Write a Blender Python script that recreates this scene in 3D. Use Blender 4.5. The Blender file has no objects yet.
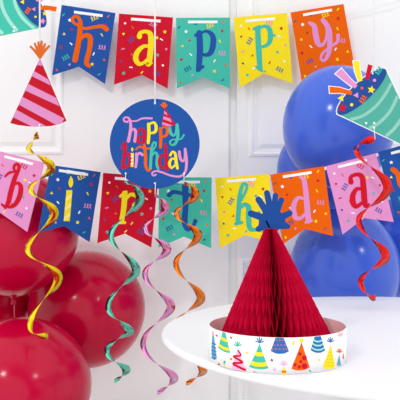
import bpy, math, random
from mathutils import Vector
from mathutils.geometry import tessellate_polygon
random.seed(4)
S = bpy.context.scene
C = S.collection
CAMZ = 1.005            # eye height above the floor (m)
F = 700.0               # focal length in pixels of the 400 px frame
WALL = 2.40             # distance of the back wall
PI = math.pi

# ------------------------------------------------------------------ helpers
def P(px, py, d):
    """point of the place seen in direction (px,py) at distance d from the lens plane"""
    return Vector(((px-200)/F*d, d, CAMZ+(200-py)/F*d))

def lin(c):
    return tuple((v/255/12.92 if v/255 <= .04045 else ((v/255+.055)/1.055)**2.4) for v in c)

MATS = {}
def mat(name, rgb, rough=.6, spec=.1, metal=0, noise=0, bump=0, nscale=40, bscale=120, coat=0, sss=0, transl=0):
    m = bpy.data.materials.new(name); m.use_nodes = True
    nt = m.node_tree; b = nt.nodes['Principled BSDF']
    col = (*lin(rgb), 1)
    b.inputs['Base Color'].default_value = col
    b.inputs['Roughness'].default_value = rough
    b.inputs['Specular IOR Level'].default_value = spec
    b.inputs['Metallic'].default_value = metal
    if coat:
        b.inputs['Coat Weight'].default_value = coat; b.inputs['Coat Roughness'].default_value = .08
    if sss:
        b.inputs['Subsurface Weight'].default_value = sss; b.inputs['Subsurface Radius'].default_value = (.02, .01, .01)
    tc = nt.nodes.new('ShaderNodeTexCoord')
    if noise:
        n = nt.nodes.new('ShaderNodeTexNoise'); n.inputs['Scale'].default_value = nscale
        n.inputs['Detail'].default_value = 3
        mx = nt.nodes.new('ShaderNodeMix'); mx.data_type = 'RGBA'
        nt.links.new(tc.outputs['Object'], n.inputs['Vector'])
        nt.links.new(n.outputs['Fac'], mx.inputs['Factor'])
        mx.inputs['A'].default_value = tuple(v*(1-noise) for v in col[:3])+(1,)
        mx.inputs['B'].default_value = tuple(min(1, v*(1+noise)) for v in col[:3])+(1,)
        nt.links.new(mx.outputs['Result'], b.inputs['Base Color'])
    if bump:
        n2 = nt.nodes.new('ShaderNodeTexNoise'); n2.inputs['Scale'].default_value = bscale
        bp = nt.nodes.new('ShaderNodeBump'); bp.inputs['Strength'].default_value = bump
        bp.inputs['Distance'].default_value = .004
        nt.links.new(tc.outputs['Object'], n2.inputs['Vector'])
        nt.links.new(n2.outputs['Fac'], bp.inputs['Height'])
        nt.links.new(bp.outputs['Normal'], b.inputs['Normal'])
    MATS[name] = m
    return m

BLUE, RED, TEAL, YEL, ORA, PINK, WHITE = 'blue', 'red', 'teal', 'yellow', 'orange', 'pink', 'white'
mat('blue', (33, 83, 162), noise=.04); mat('red', (206, 14, 44), noise=.04); mat('teal', (68, 190, 168), noise=.03)
mat('yellow', (248, 224, 32), noise=.02); mat('orange', (234, 98, 0), noise=.03); mat('pink', (224, 146, 200), noise=.03)
mat('white', (247, 247, 247), rough=.55)
mat('navy', (36, 78, 150)); mat('pale_teal', (160, 222, 206)); mat('pale_yellow', (252, 240, 130))
mat('popper_teal', (82, 172, 155)); mat('pale_popper', (142, 202, 188))
mat('ink_light_pink', (242, 176, 216)); mat('ink_sky', (90, 160, 200)); mat('ink_mid_blue', (45, 110, 185))
mat('tassel_orange', (212, 102, 34)); mat('hat_red', (190, 18, 40)); mat('hat_pink', (216, 140, 190))
mat('wall_paint', (250, 250, 250), rough=.7, spec=.2, noise=.01, nscale=3)
mat('door_paint', (249, 249, 249), rough=.5, spec=.3, noise=.008, nscale=3)
mat('floor_white_bounce', (226, 223, 220), rough=.45, noise=.2, nscale=6)  # unseen floor, made near-white to bounce light onto the lower wall
mat('tabletop_white', (238, 239, 242), rough=.4, spec=.4)
mat('band_inside_red_bounce', (254, 222, 223), rough=.6); mat('band_white', (250, 250, 251), rough=.5)  # red bounce from the tissue cone is put into the inner face's pink
mat('tissue', (200, 0, 56), rough=.8, spec=.12, noise=.12, nscale=180)
mat('tassel_blue', (27, 72, 146), rough=.6)
mat('latex_red', (188, 0, 52), rough=.18, spec=.24, noise=.04, nscale=6)
mat('latex_blue', (60, 96, 208), rough=.19, spec=.4, noise=.03, nscale=6)
mat('string_pink', (220, 120, 150))
for n, c in (('gold', (242, 214, 36)), ('aqua', (110, 212, 188)), ('rose', (238, 158, 214)), ('copper', (240, 136, 44)), ('crimson', (232, 44, 36))):
    mat('foil_'+n, c, rough=.17, metal=1, bump=.6, bscale=26)

class MB:
    """collects faces with a material each and links them as ONE mesh object"""
    def __init__(s): s.v = []; s.f = []; s.m = []; s.smooth = []
    def vert(s, p): s.v.append(tuple(p)); return len(s.v)-1
    def face(s, idx, m, sm=False): s.f.append(tuple(idx)); s.m.append(m); s.smooth.append(sm)
    def build(s, name, parent=None, origin=None):
        me = bpy.data.meshes.new(name)
        org = Vector(origin) if origin is not None else (world_org(parent) if parent else Vector((0, 0, 0)))
        me.from_pydata([(x-org.x, y-org.y, z-org.z) for x, y, z in s.v], [], s.f)
        names = []
        for k in s.m:
            if k not in names: names.append(k)
        for k in names: me.materials.append(MATS[k])
        for p, k, sm in zip(me.polygons, s.m, s.smooth):
            p.material_index = names.index(k); p.use_smooth = sm
        me.update()
        o = bpy.data.objects.new(name, me); C.objects.link(o)
        if parent: o.parent = parent
        else: o.location = org
        return o

def world_org(o):
    v = Vector((0, 0, 0))
    while o: v += o.location; o = o.parent
    return v

def thing(name, label, cat, loc, group=None):
    o = bpy.data.objects.new(name, None); C.objects.link(o); o.location = loc
    o.empty_display_size = .05
    o['label'] = label; o['category'] = cat
    if group: o['group'] = group
    return o

# ---- 2-D drawing on a surface: maps = function (px,py,offset) -> point
def plane_map(pxL, dL, pxR, dR):
    """vertical plane through depth dL at column pxL and dR at pxR"""
    a, b = 1/dL, 1/dR
    A = P(pxL, 200, dL); B = P(pxR, 200, dR); t = (B-A).normalized(); n = Vector((t.y, -t.x, 0))
    if n.y > 0: n = -n
    def M(px, py, off=0):
        k = (px-pxL)/(pxR-pxL)
        return P(px, py, 1/(a+(b-a)*k)) + n*off
    return M

def area2(p): return sum(p[i][0]*p[(i+1) % len(p)][1]-p[(i+1) % len(p)][0]*p[i][1] for i in range(len(p)))/2

def offset_poly(p, d):
    if area2(p) < 0: p = p[::-1]
    out = []; n = len(p)
    for i in range(n):
        a, b, c = Vector(p[i-1]), Vector(p[i]), Vector(p[(i+1) % n])
        e1 = (b-a).normalized(); e2 = (c-b).normalized()
        n1 = Vector((e1.y, -e1.x)); n2 = Vector((e2.y, -e2.x)); m = n1+n2
        if m.length < 1e-4: m = n1
        m.normalize(); k = min(2.0, 1/max(.3, m.dot(n1)))
        out.append(tuple(b+m*d*k))
    return out

def poly(mb, M, pts, m, off=0, thick=0, fine=0):
    """filled outline; thick > 0 makes it a solid sheet reaching back by thick (m)"""
    pts = [tuple(p) for p in pts]
    tris = tessellate_polygon([[Vector((x, y, 0)) for x, y in pts]])
    if fine:
        st = [[Vector(pts[i]) for i in t] for t in tris]
        done = []
        while st:
            t = st.pop(); L = [(t[i]-t[(i+1) % 3]).length for i in range(3)]
            k = L.index(max(L))
            if L[k] > fine:
                a, b, c = t[k], t[(k+1) % 3], t[(k+2) % 3]; mid = (a+b)/2
                st += [[a, mid, c], [mid, b, c]]
            else: done.append(t)
        for t in done: emit(mb, [M(v.x, v.y, off) for v in t], m, M, t)
        return
    fr = [mb.vert(M(x, y, off)) for x, y in pts]
    for t in tris:
        q = [pts[i] for i in t]
        idx = [fr[i] for i in t]
        mb.face(idx if area2(q) < 0 else idx[::-1], m)
    if thick:
        bk = [mb.vert(M(x, y, off-thick)) for x, y in pts]
        for t in tris:
            q = [pts[i] for i in t]; idx = [bk[i] for i in t]
            mb.face(idx if area2(q) > 0 else idx[::-1], m)
        n = len(pts); rev = area2(pts) < 0
        for i in range(n):
            j = (i+1) % n
            q = (fr[i], fr[j], bk[j], bk[i])
            mb.face(q if not rev else q[::-1], m)

def emit(mb, P3, m, M, t2):
    q = [(v[0], v[1]) for v in t2]
    if area2(q) > 0: P3 = P3[::-1]
    mb.face([mb.vert(p) for p in P3], m)

def smooth(pts, n=6):
    if len(pts) < 3: return [tuple(p) for p in pts]
    q = [pts[0]]+list(pts)+[pts[-1]]; out = []
    for i in range(1, len(q)-2):
        p0, p1, p2, p3 = q[i-1], q[i], q[i+1], q[i+2]
        for k in range(n):
            t = k/n
            out.append(tuple(.5*((2*b)+(-a+c)*t+(2*a-5*b+4*c-d)*t*t+(-a+3*b-3*c+d)*t**3) for a, b, c, d in zip(p0, p1, p2, p3)))
    out.append(tuple(pts[-1])); return out

def ellipse(cx, cy, rx, ry=None, n=16, rot=0):
    ry = rx if ry is None else ry
    return [(cx+rx*math.cos(a)*math.cos(rot)-ry*math.sin(a)*math.sin(rot), cy+rx*math.cos(a)*math.sin(rot)+ry*math.sin(a)*math.cos(rot))
            for a in [2*PI*i/n for i in range(n)]]

def stroke(mb, M, pts, w, m, off=0, thick=0, curve=True, caps=True, fine=0):
    """pen stroke through pts; w one width or (start, end) or a width per point"""
    n0 = len(pts)
    if isinstance(w, (int, float)): ws = [w]*n0
    elif len(w) == 2 and n0 != 2: ws = [w[0]+(w[1]-w[0])*i/(n0-1) for i in range(n0)]
    else: ws = list(w)
    p3 = [(p[0], p[1], ws[i]) for i, p in enumerate(pts)]
    if curve: p3 = smooth(p3)
    L = []; R = []; N = len(p3)
    for i in range(N):
        a = p3[max(0, i-1)]; b = p3[min(N-1, i+1)]
        d = Vector((b[0]-a[0], b[1]-a[1]))
        if d.length < 1e-6: d = Vector((1, 0))
        d.normalize(); nn = Vector((-d.y, d.x))*p3[i][2]/2
        L.append((p3[i][0]+nn.x, p3[i][1]+nn.y)); R.append((p3[i][0]-nn.x, p3[i][1]-nn.y))
    mb.lay = getattr(mb, 'lay', 0)+1          # every stroke lies a hair above the one drawn before it
    off += (mb.lay % 9)*1.2e-5
    for i in range(N-1):
        poly(mb, M, [L[i], L[i+1], R[i+1], R[i]], m, off+i*1e-6, thick, fine)
    if caps:
        for e in (0, N-1): poly(mb, M, ellipse(p3[e][0], p3[e][1], p3[e][2]/2, n=12), m, off-6e-6-e*1e-7, thick, fine)

def star(cx, cy, r, rot=0, k=.45, n=5):
    return [(cx+(r if i % 2 == 0 else r*k)*math.sin(PI*i/n+rot), cy-(r if i % 2 == 0 else r*k)*math.cos(PI*i/n+rot)) for i in range(2*n)]

def bar(cx, cy, l, w, deg):
    a = math.radians(deg); c, s = math.cos(a), math.sin(a)
    return [(cx+x*c-y*s, cy+x*s+y*c) for x, y in ((-l/2, -w/2), (l/2, -w/2), (l/2, w/2), (-l/2, w/2))]

def squig(mb, M, cx, cy, m, off, sz=4, rot=0, w=.75, fine=0):
    pts = []
    for i in range(25):
        t = i/24*3*2*PI
        x = (i/24-.5)*2*sz + .9*math.sin(t)*sz*.3; y = math.cos(t)*sz*.55
        pts.append((cx+x*math.cos(rot)-y*math.sin(rot), cy+x*math.sin(rot)+y*math.cos(rot)))
    stroke(mb, M, pts, w, m, off, curve=False, caps=False, fine=fine)

def crop(x0, y0, s):
    return lambda pts: [(x0+x*s, y0+y*s) for x, y in pts]

# ------------------------------------------------------------------ camera
cam = bpy.data.cameras.new('camera'); co = bpy.data.objects.new('camera', cam); C.objects.link(co)
co.location = (0, 0, CAMZ); co.rotation_euler = (PI/2, 0, 0)
cam.sensor_width = 36; cam.lens = 36*F/400; cam.clip_start = .02; cam.clip_end = 60
S.camera = co

# ------------------------------------------------------------------ the setting
def box(mb, x0, x1, y0, y1, z0, z1, m):
    v = [mb.vert(p) for p in ((x0, y0, z0), (x1, y0, z0), (x1, y1, z0), (x0, y1, z0), (x0, y0, z1), (x1, y0, z1), (x1, y1, z1), (x0, y1, z1))]
    for f in ((0, 3, 2, 1), (4, 5, 6, 7), (0, 1, 5, 4), (1, 2, 6, 5), (2, 3, 7, 6), (3, 0, 4, 7)): mb.face([v[i] for i in f], m)

def struct(o): o['kind'] = 'structure'; return o

mb = MB(); box(mb, -3, 3, -2.5, 2.7, -.05, 0, 'floor_white_bounce'); struct(mb.build('floor', origin=(0, 0, 0)))
def wx(px): return (px-200)/F*WALL
def wz(py): return CAMZ+(200-py)/F*WALL
# plaster wall between and beyond two panelled doors
mb = MB()
box(mb, wx(83), wx(228.5), WALL, WALL+.25, 0, 2.9, 'wall_paint')
box(mb, wx(228.5), wx(237), WALL+.022, WALL+.25, 0, 2.9, 'wall_paint')
box(mb, -3, wx(85)-.86, WALL, WALL+.25, 0, 2.9, 'wall_paint')
box(mb, wx(237)+.86, 3, WALL, WALL+.25, 0, 2.9, 'wall_paint')
box(mb, wx(85)-.86, wx(83), WALL+.06, WALL+.25, 0, 2.9, 'wall_paint')
box(mb, wx(237), wx(237)+.86, WALL+.06, WALL+.25, 0, 2.9, 'wall_paint')
struct(mb.build('wall_back', origin=(0, WALL, 0)))

def panel_door(name, x0, x1, y, panels):
    """door slab with recessed, moulded panels (x0,x1,z0,z1)"""
    mb = MB()
    xs = sorted({x0, x1, *[p[0] for p in panels], *[p[1] for p in panels]})
    zs = sorted({.01, 2.9, *[p[2] for p in panels], *[p[3] for p in panels]})
    for i in range(len(xs)-1):
        for j in range(len(zs)-1):
            cx, cz = (xs[i]+xs[i+1])/2, (zs[j]+zs[j+1])/2
            if any(p[0] < cx < p[1] and p[2] < cz < p[3] for p in panels): continue
            v = [mb.vert((x, y, z)) for x, z in ((xs[i], zs[j]), (xs[i+1], zs[j]), (xs[i+1], zs[j+1]), (xs[i], zs[j+1]))]
            mb.face(v, 'door_paint')
    for a, b, c, d in panels:
        rings = []
        for ins, dep in ((0, 0), (.004, -.004), (.012, -.005), (.016, .007), (.03, .009), (.045, .002)):
            rings.append([mb.vert((x, y+dep, z)) for x, z in ((a+ins, c+ins), (b-ins, c+ins), (b-ins, d-ins), (a+ins, d-ins))])
        for r, q in zip(rings, rings[1:]):
            for k in range(4): mb.face((r[k], r[(k+1) % 4], q[(k+1) % 4], q[k]), 'door_paint')
        mb.face(rings[-1], 'door_paint')
    for xx in (x0, x1):   # slab edges
        v = [mb.vert(p) for p in ((xx, y, .01), (xx, y+.04, .01), (xx, y+.04, 2.9), (xx, y, 2.9))]; mb.face(v, 'door_paint')
    return struct(mb.build(name, origin=((x0+x1)/2, y, 0)))
x0 = wx(83); panel_door('door_1', x0-.85, x0-.0005, WALL+.004, [(x0-.72, wx(63.5), wz(155), 2.6), (x0-.72, wx(63.5), .15, wz(258))])
x0 = wx(237); panel_door('door_2', x0, x0+.85, WALL+.004, [(wx(249), x0+.74, wz(157), 2.6), (wx(239.5), x0+.74, .15, wz(258))])

# ------------------------------------------------------------------ round table
TZ = .75; TC = Vector((.405, 1.376, 0)); TR = .48
def lathe(mb, c, prof, m, n=96, axis=None, sm=True):
    """revolve (radius, height) profile around an axis through c"""
    ax = (axis or Vector((0, 0, 1))).normalized()
    u = ax.orthogonal().normalized() if axis else Vector((1, 0, 0)); w = ax.cross(u)
    rings = []
    for r, h in prof:
        if r < 1e-6: rings.append([mb.vert(c+ax*h)])
        else: rings.append([mb.vert(c+ax*h+(u*math.cos(2*PI*i/n)+w*math.sin(2*PI*i/n))*r) for i in range(n)])
    for a, b in zip(rings, rings[1:]):
        for i in range(n):
            j = (i+1) % n
            if len(a) == 1 and len(b) == 1: continue
            if len(a) == 1: mb.face((a[0], b[j], b[i]), m, sm)
            elif len(b) == 1: mb.face((a[i], a[j], b[0]), m, sm)
            else: mb.face((a[i], a[j], b[j], b[i]), m, sm)
t = thing('round_table', 'round white table with the party hat centrepiece on it', 'table', TC)
mb = MB(); T = .016
lathe(mb, TC, [(0, TZ-T), (TR-.012, TZ-T), (TR-.004, TZ-T+.003), (TR, TZ-T+.007), (TR, TZ-.005), (TR-.002, TZ-.002), (TR-.006, TZ), (0, TZ)], 'tabletop_white', 160)
mb.smooth = [False]*len(mb.f); ob = mb.build('tabletop', t)
for p in ob.data.polygons: p.use_smooth = abs(p.normal.z) < .97
mb = MB(); lathe(mb, TC, [(0, .02), (.035, .02), (.035, TZ-T-.012), (.14, TZ-T-.01), (.14, TZ-T), (0, TZ-T)], 'tabletop_white', 48, sm=False); mb.build('pedestal', t)
mb = MB(); lathe(mb, TC, [(0, 0), (.25, 0), (.25, .01), (.06, .03), (0, .03)], 'tabletop_white', 64, sm=False); mb.build('base', t)

# ------------------------------------------------------------------ party hat centrepiece
HC = Vector((.1246, 1.133, TZ)); HR = .11; BH = .0538
cp = thing('party_hat_centerpiece', 'red honeycomb paper party hat with blue top in a printed white band on the table', 'centrepiece', HC)
# paper band
mb = MB(); lathe(mb, HC, [(HR-.0007, .0005), (HR, .0005), (HR, BH), (HR-.0007, BH)], 'band_white', 128); lathe(mb, HC, [(HR-.0007, BH), (HR-.0007, .0005)], 'band_inside_red_bounce', 128)
band = mb.build('paper_band', cp)
def band_map(px, py, off=0):
    d = Vector(((px-200)/F, 1)); c = Vector((HC.x, HC.y)); r = HR+off
    a = d.dot(d); b = -2*d.dot(c); k = c.dot(c)-r*r; D = b*b-4*a*k
    if D < 0:                       # beyond the silhouette: slide along the rim
        tt = -b/(2*a); q = d*tt-c; q = q.normalized()*r+c; tt2 = q.y
        return Vector((q.x, q.y, CAMZ+(200-py)/F*tt2))
    tt = (-b-math.sqrt(D))/(2*a)
    z = CAMZ+(200-py)/F*tt
    z = min(max(z, TZ+.001), TZ+BH-.0003)
    return Vector((d.x*tt, tt, z))
c1 = crop(205, 310, .2); c2 = crop(270, 310, .2)
pb = MB(); FN = 2.5
def bp(pts, m, o, cc=c1): poly(pb, band_map, cc(pts), m, .0002+o*.00012, fine=FN)
def lerp(a, b, t): return (a[0]+(b[0]-a[0])*t, a[1]+(b[1]-a[1])*t)
def hat(cc, ap, bl, br, sag, m, bands=(), dots=None, tas=None, tascol=None, tr=11):
    base = [bl, lerp(lerp(bl, br, .25), (lerp(bl, br, .25)[0], lerp(bl, br, .25)[1]+sag), .8), (lerp(bl, br, .5)[0], lerp(bl, br, .5)[1]+sag), lerp(lerp(bl, br, .75), (lerp(bl, br, .75)[0], lerp(bl, br, .75)[1]+sag), .8), br]
    bp([ap]+base, m, 0, cc)
    for a, b, col in bands:
        pa = [lerp(ap, q, a) for q in base]; pb_ = [lerp(ap, q, b) for q in base]
        bp(pa+pb_[::-1], col, 1, cc)
    if dots:
        for (u, v, r, col) in dots:
            q = lerp(ap, lerp(bl, br, u), v); bp(ellipse(q[0], q[1], r, n=10), col, 1, cc)
    if tas:
        for k in range(-2, 3):
            a = k*.62; q0 = (tas[0], tas[1]+tr*.75); q1 = (tas[0]+math.sin(a)*tr*1.25, tas[1]+tr*.75-math.cos(a)*tr*1.6)
            stroke(pb, band_map, cc([q0, q1]), [tr*.05, tr*.075], tascol, .0003, curve=False, fine=FN)
Y, W = 'yellow', 'white'
# edge-on striped blue hat at the far left of the band
bp([(36, 105), (42, 105), (44, 130), (36, 130)], 'pink', 0)
bp([(36, 130), (45, 130), (58, 240), (48, 250), (36, 244), (32, 200)], 'ink_sky', 0)
for k in range(5): stroke(pb, band_map, c1([(34, 165+k*18), (54, 172+k*18)]), 1.1, 'ink_mid_blue', .00035, fine=FN)
hat(c1, (95, 85), (65, 188), (126, 214), 8, 'teal', [(.45, .58, Y), (.8, .92, Y)])
hat(c1, (163, 195), (131, 300), (204, 304), 8, 'ink_light_pink', tas=(163, 170), tascol='teal', tr=15)
stroke(pb, band_map, c1([(165, 200), (178, 228), (142, 232), (188, 262), (140, 268), (200, 300)]), [1.3, 1.7, 1.8, 2, 2.2, 2.2], 'red', .00045, fine=FN)
hat(c1, (273, 168), (221, 285), (316, 292), 8, 'teal', [(.34, .5, Y), (.74, .9, Y)], tas=(273, 152), tascol='ink_mid_blue', tr=16)
dots = [(u, v, 4, 'orange') for v, us in ((.35, (.35, .65)), (.55, (.2, .5, .8)), (.75, (.12, .37, .62, .87)), (.92, (.08, .28, .5, .72, .9))) for u in us]
hat(c2, (47, 85), (3, 205), (95, 207), 14, 'ink_mid_blue', dots=dots)
hat(c2, (69, 284), (54, 320), (86, 320), 4, 'yellow', [(.5, .75, 'orange')], tas=(69, 266), tascol='ink_light_pink', tr=15)
hat(c2, (158, 160), (107, 294), (199, 288), 12, 'orange', dots=[(.35, .45, 9, 'red'), (.8, .62, 13, 'red'), (.5, .75, 8, 'red'), (.12, .85, 9, 'red'), (.72, .93, 15, 'red'), (.42, .95, 9, 'red')])
bp(ellipse(158, 152, 11, n=10), 'yellow', 2, c2)
hat(c2, (239, 80), (203, 200), (276, 202), 14, 'ink_mid_blue', [(.55, .61, 'pale_teal'), (.7, .76, 'pale_teal'), (.86, .92, 'pale_teal')])
dots = [(u, v, 2.2, 'orange') for v, us in ((.35, (.5,)), (.5, (.3, .7)), (.65, (.2, .5, .8)), (.8, (.15, .4, .65, .88)), (.94, (.1, .3, .5, .7, .9))) for u in us]
hat(c2, (304, 172), (264, 288), (326, 284), 9, 'yellow', dots=dots, tas=(303, 150), tascol='ink_mid_blue', tr=14)
hat(c2, (347, 222), (335, 275), (355, 277), 3, 'ink_sky', tas=(347, 204), tascol='orange', tr=12)
bp([(338, 100), (362, 92), (366, 108), (340, 118)], 'yellow', 0, c2); bp([(336, 122), (364, 112), (362, 128), (345, 134)], 'ink_light_pink', 0, c2)
hat(c2, (366, 210), (363, 243), (371, 242), 2, 'orange')
for x, y, m, cc in ((130, 138, 'red', c1), (58, 128, 'orange', c1), (130, 245, 'orange', c1), (70, 272, 'red', c1), (248, 312, 'orange', c1), (335, 250, 'red', c1), (8, 252, 'red', c2), (245, 250, 'yellow', c2), (200, 305, 'teal', c2), (115, 165, 'yellow', c2), (25, 300, 'ink_light_pink', c2)):
    bp(bar(x, y, 12, 8, 35), m, 0, cc)
bp(ellipse(210, 215, 6, n=10), 'yellow', 0); bp(ellipse(97, 262, 6, 9, n=10), 'teal', 0); bp(bar(97, 280, 10, 7, 90), 'yellow', 0)
bp(bar(118, 165, 24, 8, 100), 'yellow', 0, c2); bp(ellipse(348, 300, 7, n=10), 'ink_light_pink', 0)
# the same row of hats runs on around the back of the band
nv = len(pb.v)
pb.v += [(2*HC.x-x, 2*HC.y-y, z) for x, y, z in pb.v]
for f, m in list(zip(pb.f, pb.m)): pb.face([i+nv for i in f], m)
pb.build('hat_print', band)

# honeycomb tissue cone
mb = MB(); NS = 84; NZ = 72; CH = .2075; R0 = .1060; R1 = .0095
def cone_pt(th, r, k):
    return HC+Vector((math.cos(th)*r-.0107*k, math.sin(th)*r, .001+CH*k))
cols = []
for i in range(2*NS):
    col = []
    for j in range(NZ+1):
        k = j/NZ; R = R0+(R1-R0)*k
        dth = 2*PI/NS; base = (i//2)*dth
        fr = math.exp(-((math.atan2(math.sin(base+PI/2+.03), math.cos(base+PI/2+.03)))/.16)**2)   # the opening seam facing forward
        wob = .42*math.cos(2*PI*(k*4.5))*(1 if (i//2) % 2 else -1)*min(1, (1-k)*3)
        if i % 2 == 0:
            th = base+wob*dth+.0*k; r = R*(1+.012*math.sin(i*7.3)+.004*math.sin(j*1.9+i))
        else:
            nxt = .42*math.cos(2*PI*(k*4.5))*(1 if ((i//2)+1) % 2 else -1)*min(1, (1-k)*3)
            th = base+(.5+(wob+nxt)/2)*dth; r = R*(.84-.5*fr)
        col.append(mb.vert(cone_pt(th, r, k)))
    cols.append(col)
for i in range(2*NS):
    a, b = cols[i], cols[(i+1) % (2*NS)]
    for j in range(NZ): mb.face((a[j], b[j], b[j+1], a[j+1]), 'tissue')
mb.face([c[NZ] for c in cols], 'tissue'); mb.face([c[0] for c in cols][::-1], 'tissue')
mb.build('honeycomb_cone', cp)
# blue splayed paper top
mb = MB(); M = plane_map(100, 1.131, 300, 1.131); cc = crop(230, 180, .25)
for tip, w in (((84, 134), 26), ((114, 78), 25), ((148, 52), 24), ((182, 62), 22), ((206, 80), 22), ((238, 133), 25), ((230, 186), 22), ((114, 196), 24)):
    stroke(mb, M, cc([(172, 165), ((172+tip[0])/2, (165+tip[1])/2), tip]), [40*.25, w*.25*1.15, w*.25], 'tassel_blue', 0, .0016)
poly(mb, M, cc([(118, 150), (140, 120), (160, 105), (185, 108), (205, 130), (222, 160), (225, 196), (195, 197), (190, 206), (152, 206), (150, 199), (110, 206)]), 'tassel_blue', .0001, .0018)
mb.build('paper_tassel', cp)

# ------------------------------------------------------------------ balloons
def balloon(px, py, d, rx, ry, m, label, knot=(0, 0, -1), lean=0, string=None, group=None):
    group = 'red balloons at the left' if m == 'latex_red' else 'blue balloons at the right'
    c = P(px, py, d); a = rx/F*d; b = ry/F*d
    o = thing('balloon', label, 'balloon', c, group)
    ax = Vector(knot).normalized()
    prof = []
    N = 40
    for i in range(N+1):
        t = PI*i/N
        r = a*math.sin(t); h = -b*math.cos(t)      # along ax, far end first
        if h > 0: r *= 1-.10*(h/b)**3
        prof.append((r, h))
    prof = prof[:-2]+[(.011, b*1.005), (.007, b*1.03), (.006, b*1.045)]
    mb = MB(); lathe(mb, c, prof, m, 64, ax); mb.build('balloon_skin', o)
    mb = MB(); k = c+ax*b*1.045
    lathe(mb, k, [(0, -.002), (.006, -.001), (.009, .003), (.006, .007), (.010, .013), (.008, .014), (0, .012)], m, 20, ax); mb.build('knot', o)
    if string:
        mb = MB(); lathe(mb, k+ax*.012, [(.0012, 0), (.0012, string), (0, string)], 'string_pink', 8, ax); mb.build('string', o)
    return o
gr = None
balloon(13, 233, 1.945, 65, 63, 'latex_red', 'shiny red balloon behind the pink flag, uppermost of the red ones', (.03, -.05, -1), string=.046)
balloon(87, 309, 2.165, 58, 61, 'latex_red', 'shiny red balloon right of the others, behind the aqua foil swirl', (-.1, 1, -.35))
balloon(22, 386, 1.838, 69, 68, 'latex_red', 'large shiny red balloon at the bottom left corner, in front of the other red ones', (-.3, .4, -.8))
balloon(-11, 302, 2.2, 38, 42, 'latex_red', 'small red balloon mostly hidden between the red balloons at the left edge', (-1, .2, -.2))
balloon(338, 128, 1.975, 55, 62, 'latex_blue', 'shiny blue balloon behind the teal popper cutout, uppermost of the blue ones', (.1, .2, -1))
balloon(317, 172, 2.268, 40, 46, 'latex_blue', 'blue balloon half hidden behind the top blue balloon and the orange d flag', (.1, .1, -1))
balloon(345, 269, 2.025, 54, 62, 'latex_blue', 'shiny blue balloon behind the table edge, right of the red honeycomb hat', (.1, .2, -1))
balloon(301, 283, 2.285, 31, 29, 'latex_blue', 'blue balloon almost hidden behind the red honeycomb hat', (-.2, .2, -1))
balloon(412, 250, 2.245, 46, 56, 'latex_blue', 'blue balloon behind the lower blue one at the right edge of the photo', (.3, .2, -1))

# ------------------------------------------------------------------ banners
CONF_A = [(.055, .135, 'bar', BLUE, -45), (.36, .09, 'bar', BLUE, 5), (.63, .11, 'squig', YEL, -.4), (.88, .06, 'bar', ORA, -50), (.185, .195, 'star', WHITE, 0), (.245, .32, 'dot', RED, 0), (.855, .19, 'star', RED, .2), (.81, .33, 'bar', YEL, 60), (.115, .40, 'tri', YEL, 0), (.27, .52, 'bar', WHITE, 45), (.85, .50, 'squig', PINK, .1), (.09, .59, 'star', RED, .3), (.205, .72, 'squig', BLUE, -.5), (.71, .61, 'bar', WHITE, -60), (.92, .67, 'tri', ORA, 0), (.71, .755, 'star', YEL, .2), (.295, .81, 'dot', PINK, 0), (.865, .88, 'bar', BLUE, -30), (.075, .915, 'dot', ORA, 0)]
CONF_B = [(.125, .13, 'dot', WHITE, 0), (.27, .18, 'bar', ORA, 55), (.65, .12, 'squig', PINK, .5), (.87, .21, 'star', RED, .1), (.82, .32, 'bar', WHITE, 30), (.11, .28, 'tri', RED, 1), (.26, .35, 'squig', BLUE, -1.0), (.92, .45, 'dot', PINK, 0), (.12, .49, 'bar', PINK, -15), (.29, .56, 'tri', ORA, 2), (.765, .54, 'star', TEAL, .1), (.10, .66, 'dot', BLUE, 0), (.60, .68, 'bar', RED, -55), (.88, .68, 'dot', WHITE, 0), (.29, .74, 'bar', WHITE, 5), (.78, .79, 'squig', BLUE, .5), (.165, .83, 'star', TEAL, .3), (.50, .80, 'bar', YEL, -45), (.73, .30, 'star', YEL, .1)]
def flag(parent, q, col, letter, lcol, conf, slot, depth, label, name='flag'):
    """q = TL,TR,BR,notch,BL corners"""
    TL, TR, BR, NO, BL = q
    M = plane_map(TL[0], depth(TL[0]), TR[0], depth(TR[0]))
    mb = MB(); poly(mb, M, [TL, TR, BR, NO, BL], col, 0, .0008); o = mb.build(name, parent); o['label'] = label
    mb = MB()
    for u, v, kind, c, r in conf:
        if c == col: c = {BLUE: TEAL, RED: YEL, TEAL: BLUE, YEL: TEAL, ORA: YEL, PINK: RED}.get(c, WHITE)
        T_ = lerp(TL, TR, u); B_ = lerp(BL, BR, u); x, y = lerp(T_, B_, v)
        if kind == 'bar': poly(mb, M, bar(x, y, 3.3, 1.2, r), c, .0003)
        elif kind == 'dot': poly(mb, M, ellipse(x, y, 1.15, n=10), c, .0003)
        elif kind == 'tri': poly(mb, M, star(x, y, 1.8, r, .5, 3), c, .0003)
        elif kind == 'star': poly(mb, M, star(x, y, 2.1, r, .5), c, .0003)
        else: squig(mb, M, x, y, c, .0003, 3.9, r, .6)
    mb.build('confetti_print', o)
    if letter:
        mb = MB(); letter(mb, M, lcol); mb.build('letter', o)
    return o, M

def L(ccrop, s, *strokes):
    def draw(mb, M, m):
        for pts, w in strokes:
            ww = [x*s for x in w] if isinstance(w, (list, tuple)) else w*s
            stroke(mb, M, ccrop(pts), ww, m, .0006)
    return draw
def lets(x0, y0, s, *st): return L(crop(x0, y0, s), s, *st)

def ribbon_strip(mb, a, b, M, m=WHITE, off=.0005, w=2.7, thick=0):
    stroke(mb, M, [a, b], w, m, off, thick, curve=False, caps=False)

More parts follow.
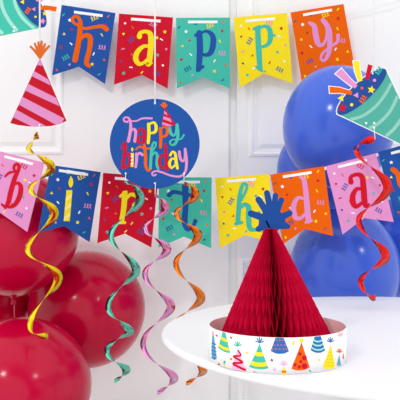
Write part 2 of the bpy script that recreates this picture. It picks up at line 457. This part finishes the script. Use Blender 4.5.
def band3(mb, pts, h=.0085):
    """white ribbon running through 3-D points, its height vertical"""
    lo = [mb.vert(p-Vector((0, 0, h/2))) for p in pts]; hi = [mb.vert(p+Vector((0, 0, h/2))) for p in pts]
    lo2 = [mb.vert(p+Vector((0, .0006, -h/2))) for p in pts]; hi2 = [mb.vert(p+Vector((0, .0006, h/2))) for p in pts]
    for i in range(len(pts)-1):
        for a, b in ((lo, hi), (hi, hi2), (hi2, lo2), (lo2, lo)): mb.face((a[i], a[i+1], b[i+1], b[i]), WHITE)

# --- upper banner: h a p p y
dt = lambda px: 2.345
up = thing('party_banner', 'upper paper banner of five flags spelling happy, strung in front of the wall', 'banner', P(203, 18, 2.345), 'paper banners on ribbons')
top = [
 ([(61.8, 4.9), (115.4, 13), (105, 84), (79, 66.6), (52, 75.4)], BLUE, lets(45, 0, .2, ([(172, 128), (146, 116), (137, 98), (146, 84), (162, 84), (174, 100), (177, 130), (168, 210), (150, 300)], [12, 14, 16, 16, 16, 18, 24, 26, 28]), ([(152, 118), (195, 142), (245, 136), (285, 132), (308, 146)], [12, 14, 16, 20, 24]), ([(172, 205), (198, 178), (226, 188), (222, 250), (207, 312), (222, 330)], [14, 20, 26, 24, 24, 18])), ORA, CONF_A, [(74, 12), (102.7, 15.8)], 'blue flag with an orange letter h'),
 ([(119, 13.6), (173, 17.4), (167.6, 88.7), (142.2, 74.8), (114, 84.7)], RED, lets(110, 5, .225, ([(131, 140), (136, 124), (160, 118), (180, 132), (182, 180), (176, 240), (170, 262), (184, 258)], [24, 18, 16, 24, 26, 26, 26, 12]), ([(180, 184), (150, 184), (124, 206), (114, 236), (126, 260), (148, 258), (176, 232)], [12, 16, 22, 24, 20, 14, 12])), YEL, CONF_B, [(131, 19), (160.6, 21.2)], 'red flag with a yellow letter a'),
 ([(176, 17.9), (230, 17.6), (230, 88.6), (203, 77), (176.8, 88.6)], TEAL, lets(170, 10, .2124, ([(138, 108), (141, 180), (139, 230), (134, 280)], [28, 30, 28, 24]), ([(120, 120), (140, 104)], 14), ([(144, 110), (172, 100), (200, 120), (203, 162), (190, 202), (165, 212), (148, 204)], [12, 14, 24, 28, 24, 16, 12]), ([(128, 284), (156, 266)], 14)), BLUE, CONF_A, [(188, 22), (217.6, 21.9)], 'teal flag with a blue letter p'),
 ([(233.6, 17.4), (287, 13.1), (292.6, 83.3), (264, 73.6), (239.7, 87.8)], YEL, lets(228, 5, .225, ([(132, 105), (136, 190), (140, 250), (144, 282)], [24, 26, 24, 20]), ([(116, 106), (140, 96)], 14), ([(138, 106), (162, 94), (184, 108), (189, 144), (178, 174), (148, 188)], [12, 14, 22, 24, 18, 12]), ([(128, 276), (150, 292)], 14)), TEAL, CONF_B, [(245.5, 21), (275, 18.7)], 'yellow flag with a teal letter p'),
 ([(290.6, 12.4), (343.5, 4), (356, 74), (329, 67), (301.9, 82.6)], ORA, lets(285, 0, .225, ([(108, 102), (130, 118), (138, 165), (150, 198), (170, 196), (184, 165), (186, 120), (168, 90)], [14, 24, 26, 22, 14, 12, 18, 20]), ([(176, 96), (194, 130), (199, 185), (194, 235), (176, 268), (160, 262), (168, 236), (205, 206), (232, 186), (236, 158)], [20, 24, 24, 20, 14, 12, 12, 12, 14, 18])), PINK, CONF_A, [(303, 15), (332, 10)], 'orange flag with a pink letter y'),
]
rib = MB()
for q, col, let, lc, cf, sl, lab in top:
    o, M = flag(up, q, col, let, lc, cf, sl, dt, lab)
    ribbon_strip(rib, sl[0], sl[1], M)
pts = [Vector((-1.2, WALL-.003, CAMZ+.95))] + [P(x, y, 2.3475) for x, y in ((10, -12), (62, 7.5), (89, 12), (115, 15), (146, 19.5), (175, 21), (203, 21.5), (232, 21), (260, 19), (289, 15), (318, 11.5), (344, 8), (373, 2), (420, -12))] + [Vector((1.2, WALL-.003, CAMZ+1.0))]
band3(rib, pts); rib.build('ribbon', up)

# --- lower banner: b i r t h d a (y)
KN = [(-60, 1.735), (-20, 1.745), (43, 1.755), (70, 1.835), (102, 1.955), (157, 2.01), (212, 2.01), (269, 1.93), (325, 1.785), (376, 1.745), (440, 1.735), (520, 1.735)]
def dl(px):
    for (a, x), (b, y) in zip(KN, KN[1:]):
        if a <= px <= b: return x+(y-x)*(px-a)/(b-a)
    return 1.735
lowb = thing('party_banner', 'lower paper banner of eight flags spelling birthday, in front of the balloons', 'banner', P(203, 180, 2.0), 'paper banners on ribbons')
low = [
 ([(-9, 149), (44.6, 162.8), (27.3, 232), (.5, 213), (-25, 219)], PINK, lets(0, 145, .2375, ([(66, 112), (58, 96), (66, 82), (78, 84), (78, 104), (62, 140), (46, 196), (34, 246), (22, 258)], [10, 12, 13, 14, 16, 20, 22, 20, 14]), ([(56, 170), (76, 160), (88, 178), (82, 218), (62, 252), (38, 262), (26, 254)], [10, 14, 20, 22, 18, 12, 10]), ([(8, 250), (24, 266)], 10), ([(62, 112), (38, 118), (22, 132)], [9, 11, 9])), RED, CONF_B, [(4.3, 156.4), (33, 164)], 'pink flag with a red letter b'),
 ([(51, 165), (100.7, 172), (89.6, 242), (64, 226), (38, 233)], BLUE, None, YEL, CONF_A, [(58.7, 170.4), (87.9, 174.7)], 'blue flag with a yellow candle for the letter i'),
 ([(103.3, 172.9), (158.5, 176.9), (151.3, 247.6), (125, 233.6), (97.3, 243.3)], RED, lets(95, 165, .225, ([(132, 126), (128, 190), (118, 250)], [24, 24, 22]), ([(114, 138), (138, 120)], 14), ([(104, 256), (132, 256)], 13), ([(134, 156), (156, 132), (184, 138), (190, 162), (178, 180)], [12, 16, 18, 20, 28])), YEL, CONF_B, [(114.8, 178.2), (146, 180.8)], 'red flag with a yellow letter r'),
 ([(158.8, 177.2), (211.7, 177.4), (211.3, 248.3), (184, 236.6), (158.5, 247.6)], TEAL, lets(155, 165, .225, ([(134, 94), (136, 180), (132, 252), (144, 284), (166, 276), (180, 248)], [28, 26, 26, 22, 16, 18]), ([(62, 134), (82, 120), (120, 126), (160, 134)], [20, 18, 16, 16])), BLUE, CONF_A, [(171, 182), (200, 182)], 'teal flag with a blue letter t'),
 ([(215, 178), (269, 174), (274, 243), (245.5, 235.2), (220, 247.8)], YEL, lets(210, 165, .225, ([(122, 186), (148, 140), (164, 100), (158, 84), (144, 90), (132, 140), (128, 200), (124, 256)], [10, 12, 14, 14, 16, 20, 22, 22]), ([(114, 262), (142, 256)], 14), ([(130, 196), (154, 176), (172, 190), (172, 240), (178, 282), (202, 288)], [12, 18, 24, 24, 22, 16])), TEAL, CONF_B, [(227, 181.2), (255.7, 179.2)], 'yellow flag with a teal letter h'),
 ([(270, 174.6), (324, 166.3), (333, 236), (305, 228.8), (283, 244)], ORA, lets(265, 155, .225, ([(176, 196), (150, 190), (132, 212), (127, 248), (138, 278), (160, 280), (184, 256)], [12, 16, 22, 26, 22, 16, 12]), ([(174, 108), (182, 160), (188, 230), (194, 292)], [22, 24, 26, 26]), ([(158, 98), (178, 112)], 14), ([(182, 300), (208, 292)], 12)), PINK, CONF_A, [(283, 176.8), (311.8, 172.4)], 'orange flag with a pink letter d'),
 ([(325.8, 166.3), (375.8, 153.3), (393.8, 222), (364.5, 218), (342.5, 234.5)], PINK, lets(322, 145, .25, ([(116, 148), (116, 128), (140, 118), (160, 128), (166, 170), (170, 224), (176, 244), (188, 238)], [22, 16, 16, 22, 24, 24, 18, 10]), ([(166, 178), (140, 176), (124, 200), (124, 230), (138, 246), (166, 226)], [12, 16, 22, 24, 18, 12])), RED, CONF_B, [(338, 167), (367, 160)], 'pink flag with a red letter a'),
 ([(377.8, 152.2), (431, 137), (449, 206), (420, 202), (396, 219)], BLUE, lets(377.8, 137, .25, ([(60, 130), (80, 150), (90, 190), (110, 200), (130, 160), (125, 120)], 20), ([(128, 120), (140, 190), (130, 240), (105, 255)], 18)), ORA, CONF_A, [(391, 153.4), (420, 145.4)], 'blue flag cut by the right edge of the photo'),
]
rib = MB()
for q, col, let, lc, cf, sl, lab in low:
    o, M = flag(lowb, q, col, let, lc, cf, sl, dl, lab)
    ribbon_strip(rib, sl[0], sl[1], M)
    if let is None:
        mb = MB(); cc = crop(35, 155, .237)
        poly(mb, M, cc([(132, 148), (157, 148), (146, 279), (120, 279)]), YEL, .0006)
        for k in range(3):
            y = 168+k*40; x = 144-(y-148)*.09
            poly(mb, M, cc([(x-14, y+14), (x+13, y-8), (x+12, y+10), (x-15, y+30)]), 'pale_yellow', .0009)
        poly(mb, M, cc(smooth([(151, 88), (159, 104), (160, 122), (150, 138), (141, 124), (142, 108), (151, 88)], 4)[:-1]), YEL, .0006)
        mb.build('candle_print', o)
gaps = [(-9, 152), (20, 160.5), (44, 166), (51, 168), (76, 173), (100.5, 175.5), (103.5, 176), (130, 179.5), (158.6, 180.8), (185, 182), (212, 181.5), (215, 181.3), (241, 180), (269, 177), (271, 176.8), (297, 174.5), (324, 169), (326, 168.2), (352, 163.5), (375.5, 155.5), (378, 154.6), (405, 149.5), (431, 140)]
pts = [Vector((-1.3, WALL-.003, CAMZ+.5)), Vector((-.9, 1.8, CAMZ+.2))]+[P(x, y, dl(x)+.0022) for x, y in gaps]+[Vector((.85, 1.8, CAMZ+.2)), Vector((1.3, WALL-.003, CAMZ+.5))]
band3(rib, pts); rib.build('ribbon', lowb)

# ------------------------------------------------------------------ hanging cut-outs
def thread(o, px, y0, d, off=.0012):
    a = P(px, y0, d)+Vector((0, -off, 0)); mb = MB()
    lathe(mb, a, [(0, 0), (.0021, 0), (.0021, 2.55-a.z), (0, 2.55-a.z)], WHITE, 8, Vector((0, 0, 1))); mb.build('hanging_string', o)

# round sign
DD = 1.84
M = plane_map(100, DD, 300, DD)
disc = thing('round_sign', 'round blue card sign lettered happy birthday, hanging over the banners', 'hanging sign', P(154.7, 188, DD))
mb = MB(); poly(mb, M, ellipse(154.7, 143.8, 45, 45, 96), BLUE, 0, .0015); card = mb.build('card', disc)
s = .225; cc = crop(110, 95, s)
def word(name, items):
    mb = MB()
    for m, pts, w in items:
        ww = [x*s for x in w] if isinstance(w, (list, tuple)) else w*s
        stroke(mb, M, cc(pts), ww, m, .0005)
    return mb
hb = word('h', [
 (PINK, [(78, 120), (64, 116), (62, 104), (74, 99), (88, 110), (92, 150), (82, 205)], [9, 9, 8, 8, 10, 14, 15]), (PINK, [(82, 114), (115, 116), (145, 104), (186, 104)], [6, 7, 8, 9]), (PINK, [(88, 170), (102, 152), (114, 162), (110, 206)], [8, 11, 13, 13]),
 (RED, [(126, 164), (134, 152), (150, 156), (153, 180), (150, 212)], [12, 9, 12, 15, 15]), (RED, [(150, 182), (132, 184), (124, 202), (134, 215), (150, 200)], [8, 10, 13, 10, 8]),
 (YEL, [(172, 130), (173, 170), (170, 212)], [15, 15, 14]), (YEL, [(173, 132), (194, 122), (205, 140), (200, 164), (178, 170)], [8, 11, 14, 13, 8]),
 (ORA, [(224, 150), (226, 190), (224, 232)], [14, 14, 13]), (ORA, [(226, 150), (244, 140), (256, 156), (250, 178), (230, 188)], [8, 10, 14, 12, 8]),
 (TEAL, [(266, 146), (270, 168), (280, 180), (292, 170), (298, 132)], [12, 14, 11, 10, 13]), (TEAL, [(299, 134), (302, 180), (292, 214), (274, 222), (266, 208), (282, 198), (314, 196), (328, 178)], [13, 14, 12, 9, 8, 7, 7, 9]),
 (RED, [(54, 226), (64, 212), (68, 226), (62, 280), (56, 322)], [9, 9, 12, 15, 15]), (RED, [(64, 270), (80, 260), (90, 280), (82, 312), (58, 326)], [8, 11, 14, 12, 10]), (RED, [(50, 238), (76, 234)], 7),
 (PINK, [(118, 262), (118, 290), (114, 320)], [13, 13, 12]), (PINK, [(118, 278), (130, 258), (144, 266)], [7, 10, 13]),
 (ORA, [(152, 222), (158, 270), (158, 310), (168, 335), (182, 330)], [13, 14, 14, 11, 8]), (ORA, [(116, 242), (132, 230), (160, 238), (186, 236)], [8, 9, 8, 8]),
 (TEAL, [(182, 262), (202, 228), (203, 212), (192, 214), (184, 250), (180, 326)], [6, 8, 9, 10, 13, 14]), (TEAL, [(184, 276), (198, 256), (210, 268), (208, 310), (216, 332)], [7, 10, 13, 13, 9]),
 (RED, [(248, 276), (230, 266), (219, 290), (224, 318), (236, 324), (250, 306)], [8, 10, 14, 13, 9, 8]), (RED, [(246, 220), (250, 270), (254, 332)], [12, 15, 15]),
 (YEL, [(268, 268), (278, 252), (290, 262), (294, 300), (300, 326)], [11, 9, 12, 15, 12]), (YEL, [(292, 286), (274, 284), (264, 306), (274, 324), (292, 308)], [7, 10, 13, 10, 8]),
 (PINK, [(308, 252), (312, 280), (322, 294), (332, 282), (334, 240)], [12, 13, 10, 9, 12]), (PINK, [(335, 244), (340, 300), (334, 342), (310, 362), (270, 358), (232, 344), (204, 338), (188, 346), (192, 358), (204, 354)], [12, 13, 11, 10, 9, 9, 8, 8, 8, 8])])
cq = [(92, 258), (106, 258), (104, 320), (92, 320)]
poly(hb, M, cc(cq), YEL, .0005); poly(hb, M, cc(ellipse(99, 242, 5, 9, 12)), YEL, .0005)
for k in range(3): poly(hb, M, cc(bar(98.5, 272+k*16, 13, 6, -25)), 'white', .0008)
hb.build('lettering', card)
mb = MB(); tri = [(243, 56), (230, 137), (262, 141), (292, 132)]
poly(mb, M, cc(tri), RED, .0009)
for a, b, c_, d in (((241, 70), (239, 82), (256, 92), (251, 78)), ((237, 95), (235, 107), (276, 122), (267, 104)), ((233, 120), (231, 132), (258, 140), (280, 136))):
    poly(mb, M, cc([a, b, c_, d]), 'hat_pink', .0012)
for tip in ((228, 44), (236, 36), (245, 36), (252, 46)): stroke(mb, M, cc([(242, 58), tip]), [5*s, 8*s], ORA, .0012)
mb.build('party_hat_print', card)
mb = MB()
for x, y in ((200, 37), (70, 348), (330, 348), (200, 392)): poly(mb, M, cc(star(x, y, 6, 0, .5, 4)), WHITE, .001)
mb.build('eyelet', card)
thread(disc, 155, 103, DD)

# striped hat
HD = 1.69
M = plane_map(0, HD, 200, HD)
hatc = thing('party_hat_cutout', 'red and pink striped paper hat cutout hanging at the left', 'hanging cutout', P(39, 126, HD))
cc = crop(0, 40, .3)
outl = [(133, 60), (34, 277), (60, 284), (95, 288), (132, 289), (170, 287), (200, 280), (222, 270)]
tas = [(102, 22), (116, 12), (128, 8), (139, 5), (150, 14), (164, 20)]
mb = MB(); poly(mb, M, offset_poly(cc(outl), .9), WHITE, 0, .0012); card = mb.build('card', hatc)
mb = MB(); poly(mb, M, cc(outl), 'hat_red', .0004)
for q in ([(133, 60), (122, 84), (145, 86)], [(113, 103), (105, 120), (170, 152), (160, 131)], [(93, 146), (83, 168), (199, 221), (187, 193)], [(74, 189), (62, 215), (188, 283), (207, 276), (214, 262)], [(54, 232), (43, 257), (106, 288), (132, 289), (155, 288)]):
    poly(mb, M, cc(q), 'hat_pink', .0007)
mb.build('striped_print', card)
mb = MB()
for x, y in tas: stroke(mb, M, cc([(133, 60), ((x+133)/2, (y+62)/2-4), (x, y)]), [2.4, 2.7, 2.1], 'tassel_orange', .0006, .0018)
mb.build('tassel', hatc)
mb = MB(); poly(mb, M, ellipse(39.5, 125, .9, n=10), WHITE, .001); mb.build('eyelet', card)
thread(hatc, 39.6, 44, HD, -.0016)

# teal popper at the right
PD = 1.66
def popper(o, M, mouthA, mouthB, minor, apex, streams, stripes, bits, cc, s, dim, bodycol, pale):
    A, B = Vector(mouthA), Vector(mouthB); mid = (A+B)/2; rot = math.atan2(B.y-A.y, B.x-A.x); maj = (B-A).length/2
    ell = ellipse(mid.x, mid.y, maj, minor, 40, rot)
    mb = MB()
    cone = [tuple(A), tuple(B), tuple(apex)]
    poly(mb, M, offset_poly(cone, 1.0), WHITE, 0, .0012); poly(mb, M, offset_poly(ell, 1.0), WHITE, .0001, .0012)
    for col, pts, border in streams:
        if border: poly(mb, M, offset_poly(cc(pts), .9), WHITE, .0002, .0012)
    card = mb.build('card', o)
    mb = MB()
    poly(mb, M, cone, bodycol, .0004)
    for pts, w in stripes: stroke(mb, M, cc(pts), w*s, pale, .0006, caps=False)
    mb.build('cone_print', card)
    mb = MB(); poly(mb, M, ell, 'navy', .0010); 
    for b in bits:
        kind, x, y, r, col = b
        q = cc([(x, y)])[0]
        if kind == 'star': poly(mb, M, star(q[0], q[1], r*s, .2), col, .0016)
        elif kind == 'dot': poly(mb, M, ellipse(q[0], q[1], r*s, n=12), col, .0016)
        elif kind == 'tri': poly(mb, M, star(q[0], q[1], r*s, .5, .5, 3), col, .0016)
        else: squig(mb, M, q[0], q[1], col, .0016, r*s, -1.0, .9)
    mb.build('confetti_print', card)
    for col, pts, border in streams:
        mb = MB(); poly(mb, M, cc(pts), col, .0013, 0 if border else .0015); mb.build('streamer', card)
pop = thing('party_popper_cutout', 'teal striped paper popper cutout with streamers hanging at the right', 'hanging cutout', P(374, 130, PD), 'party popper cutouts')
s = .2373; cc = crop(325, 55, s); M = plane_map(200, PD, 400, PD)
popper(pop, M, (337.8, 114), (385.6, 69.6), 9.5, (427, 156.5),
 [(YEL, [(119, 26), (144, 26), (146, 60), (158, 108), (142, 114), (126, 70)], True), (PINK, [(44, 79), (69, 57), (105, 98), (137, 129), (125, 142), (85, 112)], True), ('orange', [(18, 133), (60, 137), (114, 153), (112, 169), (65, 160), (20, 160)], True), (RED, [(182, 39), (200, 45), (192, 75), (185, 106), (169, 104), (174, 70)], False)],
 [([(106, 272), (160, 256), (218, 212), (260, 155), (279, 118)], 13), ([(186, 309), (225, 288), (272, 240), (300, 186), (304, 172)], 14), ([(256, 342), (290, 312), (325, 264), (336, 242)], 15), ([(338, 380), (362, 355), (378, 330)], 14)],
 [('star', 195, 147, 18, YEL), ('star', 73, 222, 21, RED), ('tri', 68, 182, 16, YEL), ('dot', 155, 140, 6, ORA), ('dot', 112, 210, 7, YEL), ('dot', 208, 107, 7, PINK), ('dot', 200, 78, 4, WHITE), ('tri', 132, 170, 14, PINK), ('sq', 158, 187, 18, ORA), ('sq', 225, 66, 18, 'teal')], cc, s, PD, 'popper_teal', 'pale_popper')
mb = MB()
for x, y in ((207, 287), (173, 287), (206, 306)): poly(mb, M, [q for q in cc(ellipse(x, y, 5, n=10))], WHITE, .001)
mb.build('eyelet', pop)
thread(pop, 374, 72, PD, -.0016)

# teal popper at the upper left corner
PD2 = 1.74
pop2 = thing('party_popper_cutout', 'teal striped paper popper cutout in the upper left corner of the photo', 'hanging cutout', P(15, 34, PD2), 'party popper cutouts')
s = .15; cc = crop(0, 0, s); M = plane_map(0, PD2, 200, PD2)
popper(pop2, M, (44.6, 27), (14, -20), 10, (-54, 47),
 [(ORA, [(252, 48), (300, 36), (380, 46), (372, 80), (330, 68), (262, 66)], True), (PINK, [(240, -30), (290, -30), (285, 8), (265, 14), (240, 8)], False), (YEL, [(60, -190), (120, -200), (150, -110), (130, -90)], True)],
 [([(88, -40), (108, 45), (155, 125), (228, 190)], 22), ([(0, -20), (22, 65), (62, 140), (116, 208)], 24), ([(-60, 110), (-25, 180), (20, 226)], 24)],
 [('star', 300, 90, 18, YEL), ('star', 285, 142, 24, PINK), ('tri', 228, 62, 16, PINK), ('sq', 186, 72, 24, ORA), ('dot', 238, 113, 8, YEL), ('tri', 152, 14, 18, YEL)], cc, s, PD2, 'teal', 'pale_teal')
mb = MB()
for x, y in ((97, 183), (92, 208)): poly(mb, M, cc(ellipse(x, y, 7, n=10)), WHITE, .001)
mb.build('eyelet', pop2)
mb = MB(); lathe(mb, P(18, -16, PD2)+Vector((0, .0016, 0)), [(0, 0), (.0015, 0), (.0015, 1.05), (0, 1.05)], WHITE, 8, Vector((0, 0, 1))); mb.build('hanging_string', pop2)

# ------------------------------------------------------------------ foil swirls
def swirl(ext, d, m, label, w=7.6, hand=1, hook=None):
    """spiral of foil ribbon through the listed turning points (px,py), left and right in turn"""
    k0 = P(ext[0][0], ext[0][1], d)
    o = MB(); pts = []; wid = []
    n = len(ext)
    # phase at each turning point: first and last are loose ends a quarter-turn or so off
    right0 = ext[1][0] > ext[0][0]
    ph = [None]*n; ph[1] = 0 if right0 else PI
    for i in range(2, n-1): ph[i] = ph[i-1]+PI*hand
    ph[0] = ph[1]-.92*PI*hand; ph[-1] = ph[-2]+.92*PI*hand
    # axis and radius from neighbouring turns
    def axr(i):
        i = min(max(i, 1), n-2)
        j = i+1 if i+1 <= n-2 else i-1
        return (ext[i][0]+ext[j][0])/2, abs(ext[i][0]-ext[j][0])/2
    rows = []
    for i in range(n-1):
        K = 22
        for k in range(K+(1 if i == n-2 else 0)):
            t = k/K; p = ph[i]+(ph[i+1]-ph[i])*t
            y = ext[i][1]+(ext[i+1][1]-ext[i][1])*t
            if i == 0 or i == n-2:
                e, q = (ext[1], ext[0]) if i == 0 else (ext[-2], ext[-1])
                u = 1-t if i == 0 else t
                cx, A = axr(1 if i == 0 else n-2)
                # ease from the turn to the loose end
                x = e[0]+(q[0]-e[0])*(1-math.cos(u*PI/2*1.2))/(1-math.cos(PI/2*1.2))
                y = e[1]+(q[1]-e[1])*math.sin(u*PI/2)
            else:
                x = ext[i][0]+(ext[i+1][0]-ext[i][0])*(1-math.cos(PI*t))/2
                A = abs(ext[i][0]-ext[i+1][0])/2
            rad = A/F*d
            c = P(x, y, d)+Vector((0, math.sin(p)*rad, 0))
            radial = Vector((math.cos(p), math.sin(p), 0))
            wv = (radial*.82+Vector((0, 0, .14+.42*abs(math.sin(p))))).normalized()
            ww = w
            rows.append((c, p))
    ctr = rows; rows = []
    for i, (c, p) in enumerate(ctr):
        tg = ctr[min(i+1, len(ctr)-1)][0]-ctr[max(i-1, 0)][0]
        pr = Vector((-tg.z, 0, tg.x)).normalized()          # across the path, upright
        if pr.x < 0: pr = -pr
        wv = pr*math.cos(p)*.95+Vector((0, math.sin(p)*.9, 0))+Vector((pr.x, 0, pr.z))*.22
        ease = min(1, .7+min(i, len(ctr)-1-i)/14)
        rows.append((c-wv*w*ease/2/F*d, c+wv*w*ease/2/F*d))
    nrm = []
    th = .0003
    A_ = [o.vert(a) for a, b in rows]; B_ = [o.vert(b) for a, b in rows]
    for i in range(len(rows)-1): o.face((A_[i], A_[i+1], B_[i+1], B_[i]), m, True)
    ob = o.build('foil_swirl', origin=k0)
    sol = ob.modifiers.new('thickness', 'SOLIDIFY'); sol.thickness = th; sol.offset = 0
    ob['label'] = label; ob['category'] = 'swirl'; ob['group'] = 'hanging foil swirls'
    if hook:
        a = P(hook[0], hook[1], d)+Vector((0, -.001, 0)); b = P(ext[0][0], ext[0][1]+.5, d)+Vector((0, -.001, 0))
        mb = MB(); ax = b-a; lathe(mb, a, [(0, 0), (.0009, 0), (.0009, ax.length), (0, ax.length)], WHITE, 8, ax); mb.build('hook', ob)
    return ob
swirl([(38, 134.5), (29, 147), (51, 166), (31, 187), (54, 211), (28, 246), (58, 275), (31, 320), (49, 335)], HD-.005, 'foil_gold', 'gold foil swirl hanging under the striped hat cutout', hook=(39.5, 125))
swirl([(125, 182.5), (140, 197), (111, 234), (136, 269), (108, 305), (129.5, 331), (107, 350), (126, 369), (114, 381.5)], DD-.004, 'foil_aqua', 'aqua foil swirl, leftmost of the three under the round sign', hook=(126, 173))
swirl([(155, 196), (165, 208), (145, 227), (167, 249), (145, 273), (171, 306), (143, 343), (174, 378), (157, 394)], DD-.004, 'foil_rose', 'pink foil swirl, middle one of the three under the round sign', hook=(155.4, 184))
swirl([(184, 184), (195.5, 195), (176.5, 213), (198, 235), (176, 263), (201, 298), (174.5, 328), (203, 371), (186, 384.5)], DD-.004, 'foil_copper', 'orange foil swirl, rightmost of the three under the round sign', hook=(184, 174))
swirl([(375, 139), (357, 152), (387, 191), (359, 223), (385, 259), (361, 284), (375, 297)], PD-.006, 'foil_crimson', 'red foil swirl hanging under the teal popper in front of the blue balloons', w=8, hook=(374, 128))

# ------------------------------------------------------------------ light
w = bpy.data.worlds.new('studio'); S.world = w; w.use_nodes = True
nt = w.node_tree; bg = nt.nodes['Background']
tc = nt.nodes.new('ShaderNodeTexCoord'); sx = nt.nodes.new('ShaderNodeSeparateXYZ'); rp = nt.nodes.new('ShaderNodeValToRGB')
mp = nt.nodes.new('ShaderNodeMapRange'); mp.inputs['From Min'].default_value = -1; mp.inputs['From Max'].default_value = 1
nt.links.new(tc.outputs['Generated'], sx.inputs[0]); nt.links.new(sx.outputs['Z'], mp.inputs['Value']); nt.links.new(mp.outputs[0], rp.inputs[0])
rp.color_ramp.elements[0].position = .40; rp.color_ramp.elements[0].color = (.84, .84, .84, 1)
rp.color_ramp.elements[1].position = .75; rp.color_ramp.elements[1].color = (.92, .92, .92, 1)
# dark zone added behind the camera so the foil reflects dark patches
rb = nt.nodes.new('ShaderNodeValToRGB'); my = nt.nodes.new('ShaderNodeMapRange'); my.inputs['From Min'].default_value = -1; my.inputs['From Max'].default_value = 1
nt.links.new(sx.outputs['Y'], my.inputs['Value']); nt.links.new(my.outputs[0], rb.inputs[0])
rb.color_ramp.elements[0].position = .10; rb.color_ramp.elements[0].color = (.12, .12, .13, 1)
rb.color_ramp.elements[1].position = .24; rb.color_ramp.elements[1].color = (1, 1, 1, 1)
mu = nt.nodes.new('ShaderNodeMix'); mu.data_type = 'RGBA'; mu.blend_type = 'MULTIPLY'; mu.inputs['Factor'].default_value = 1
nt.links.new(rp.outputs[0], mu.inputs['A']); nt.links.new(rb.outputs[0], mu.inputs['B'])
nt.links.new(mu.outputs['Result'], bg.inputs['Color']); bg.inputs['Strength'].default_value = 1.25

def area(name, loc, target, size, power, spread=180, col=(1, 1, 1)):
    l = bpy.data.lights.new(name, 'AREA'); l.shape = 'DISK'; l.size = size; l.energy = power; l.spread = math.radians(spread); l.color = col
    o = bpy.data.objects.new(name, l); C.objects.link(o); o.location = loc
    o.rotation_euler = (Vector(target)-Vector(loc)).to_track_quat('-Z', 'Y').to_euler(); return o
area('key_lamp', (-2.0, -2.6, CAMZ+2.6), (0, 2.1, CAMZ), .32, 42)
area('second_lamp', (2.5, -1.9, CAMZ+2.1), (0, 2.0, CAMZ), .28, 16)
area('soft_front_fill', (-.6, -5, CAMZ+.1), (0, 2.2, CAMZ-.3), 7, 120)  # unseen fill added to brighten the wall and everything facing forward

S.view_settings.view_transform = 'Standard'; S.view_settings.look = 'None'
S.view_settings.gamma = 1; S.view_settings.use_curve_mapping = False
S.view_settings.exposure = 0.23
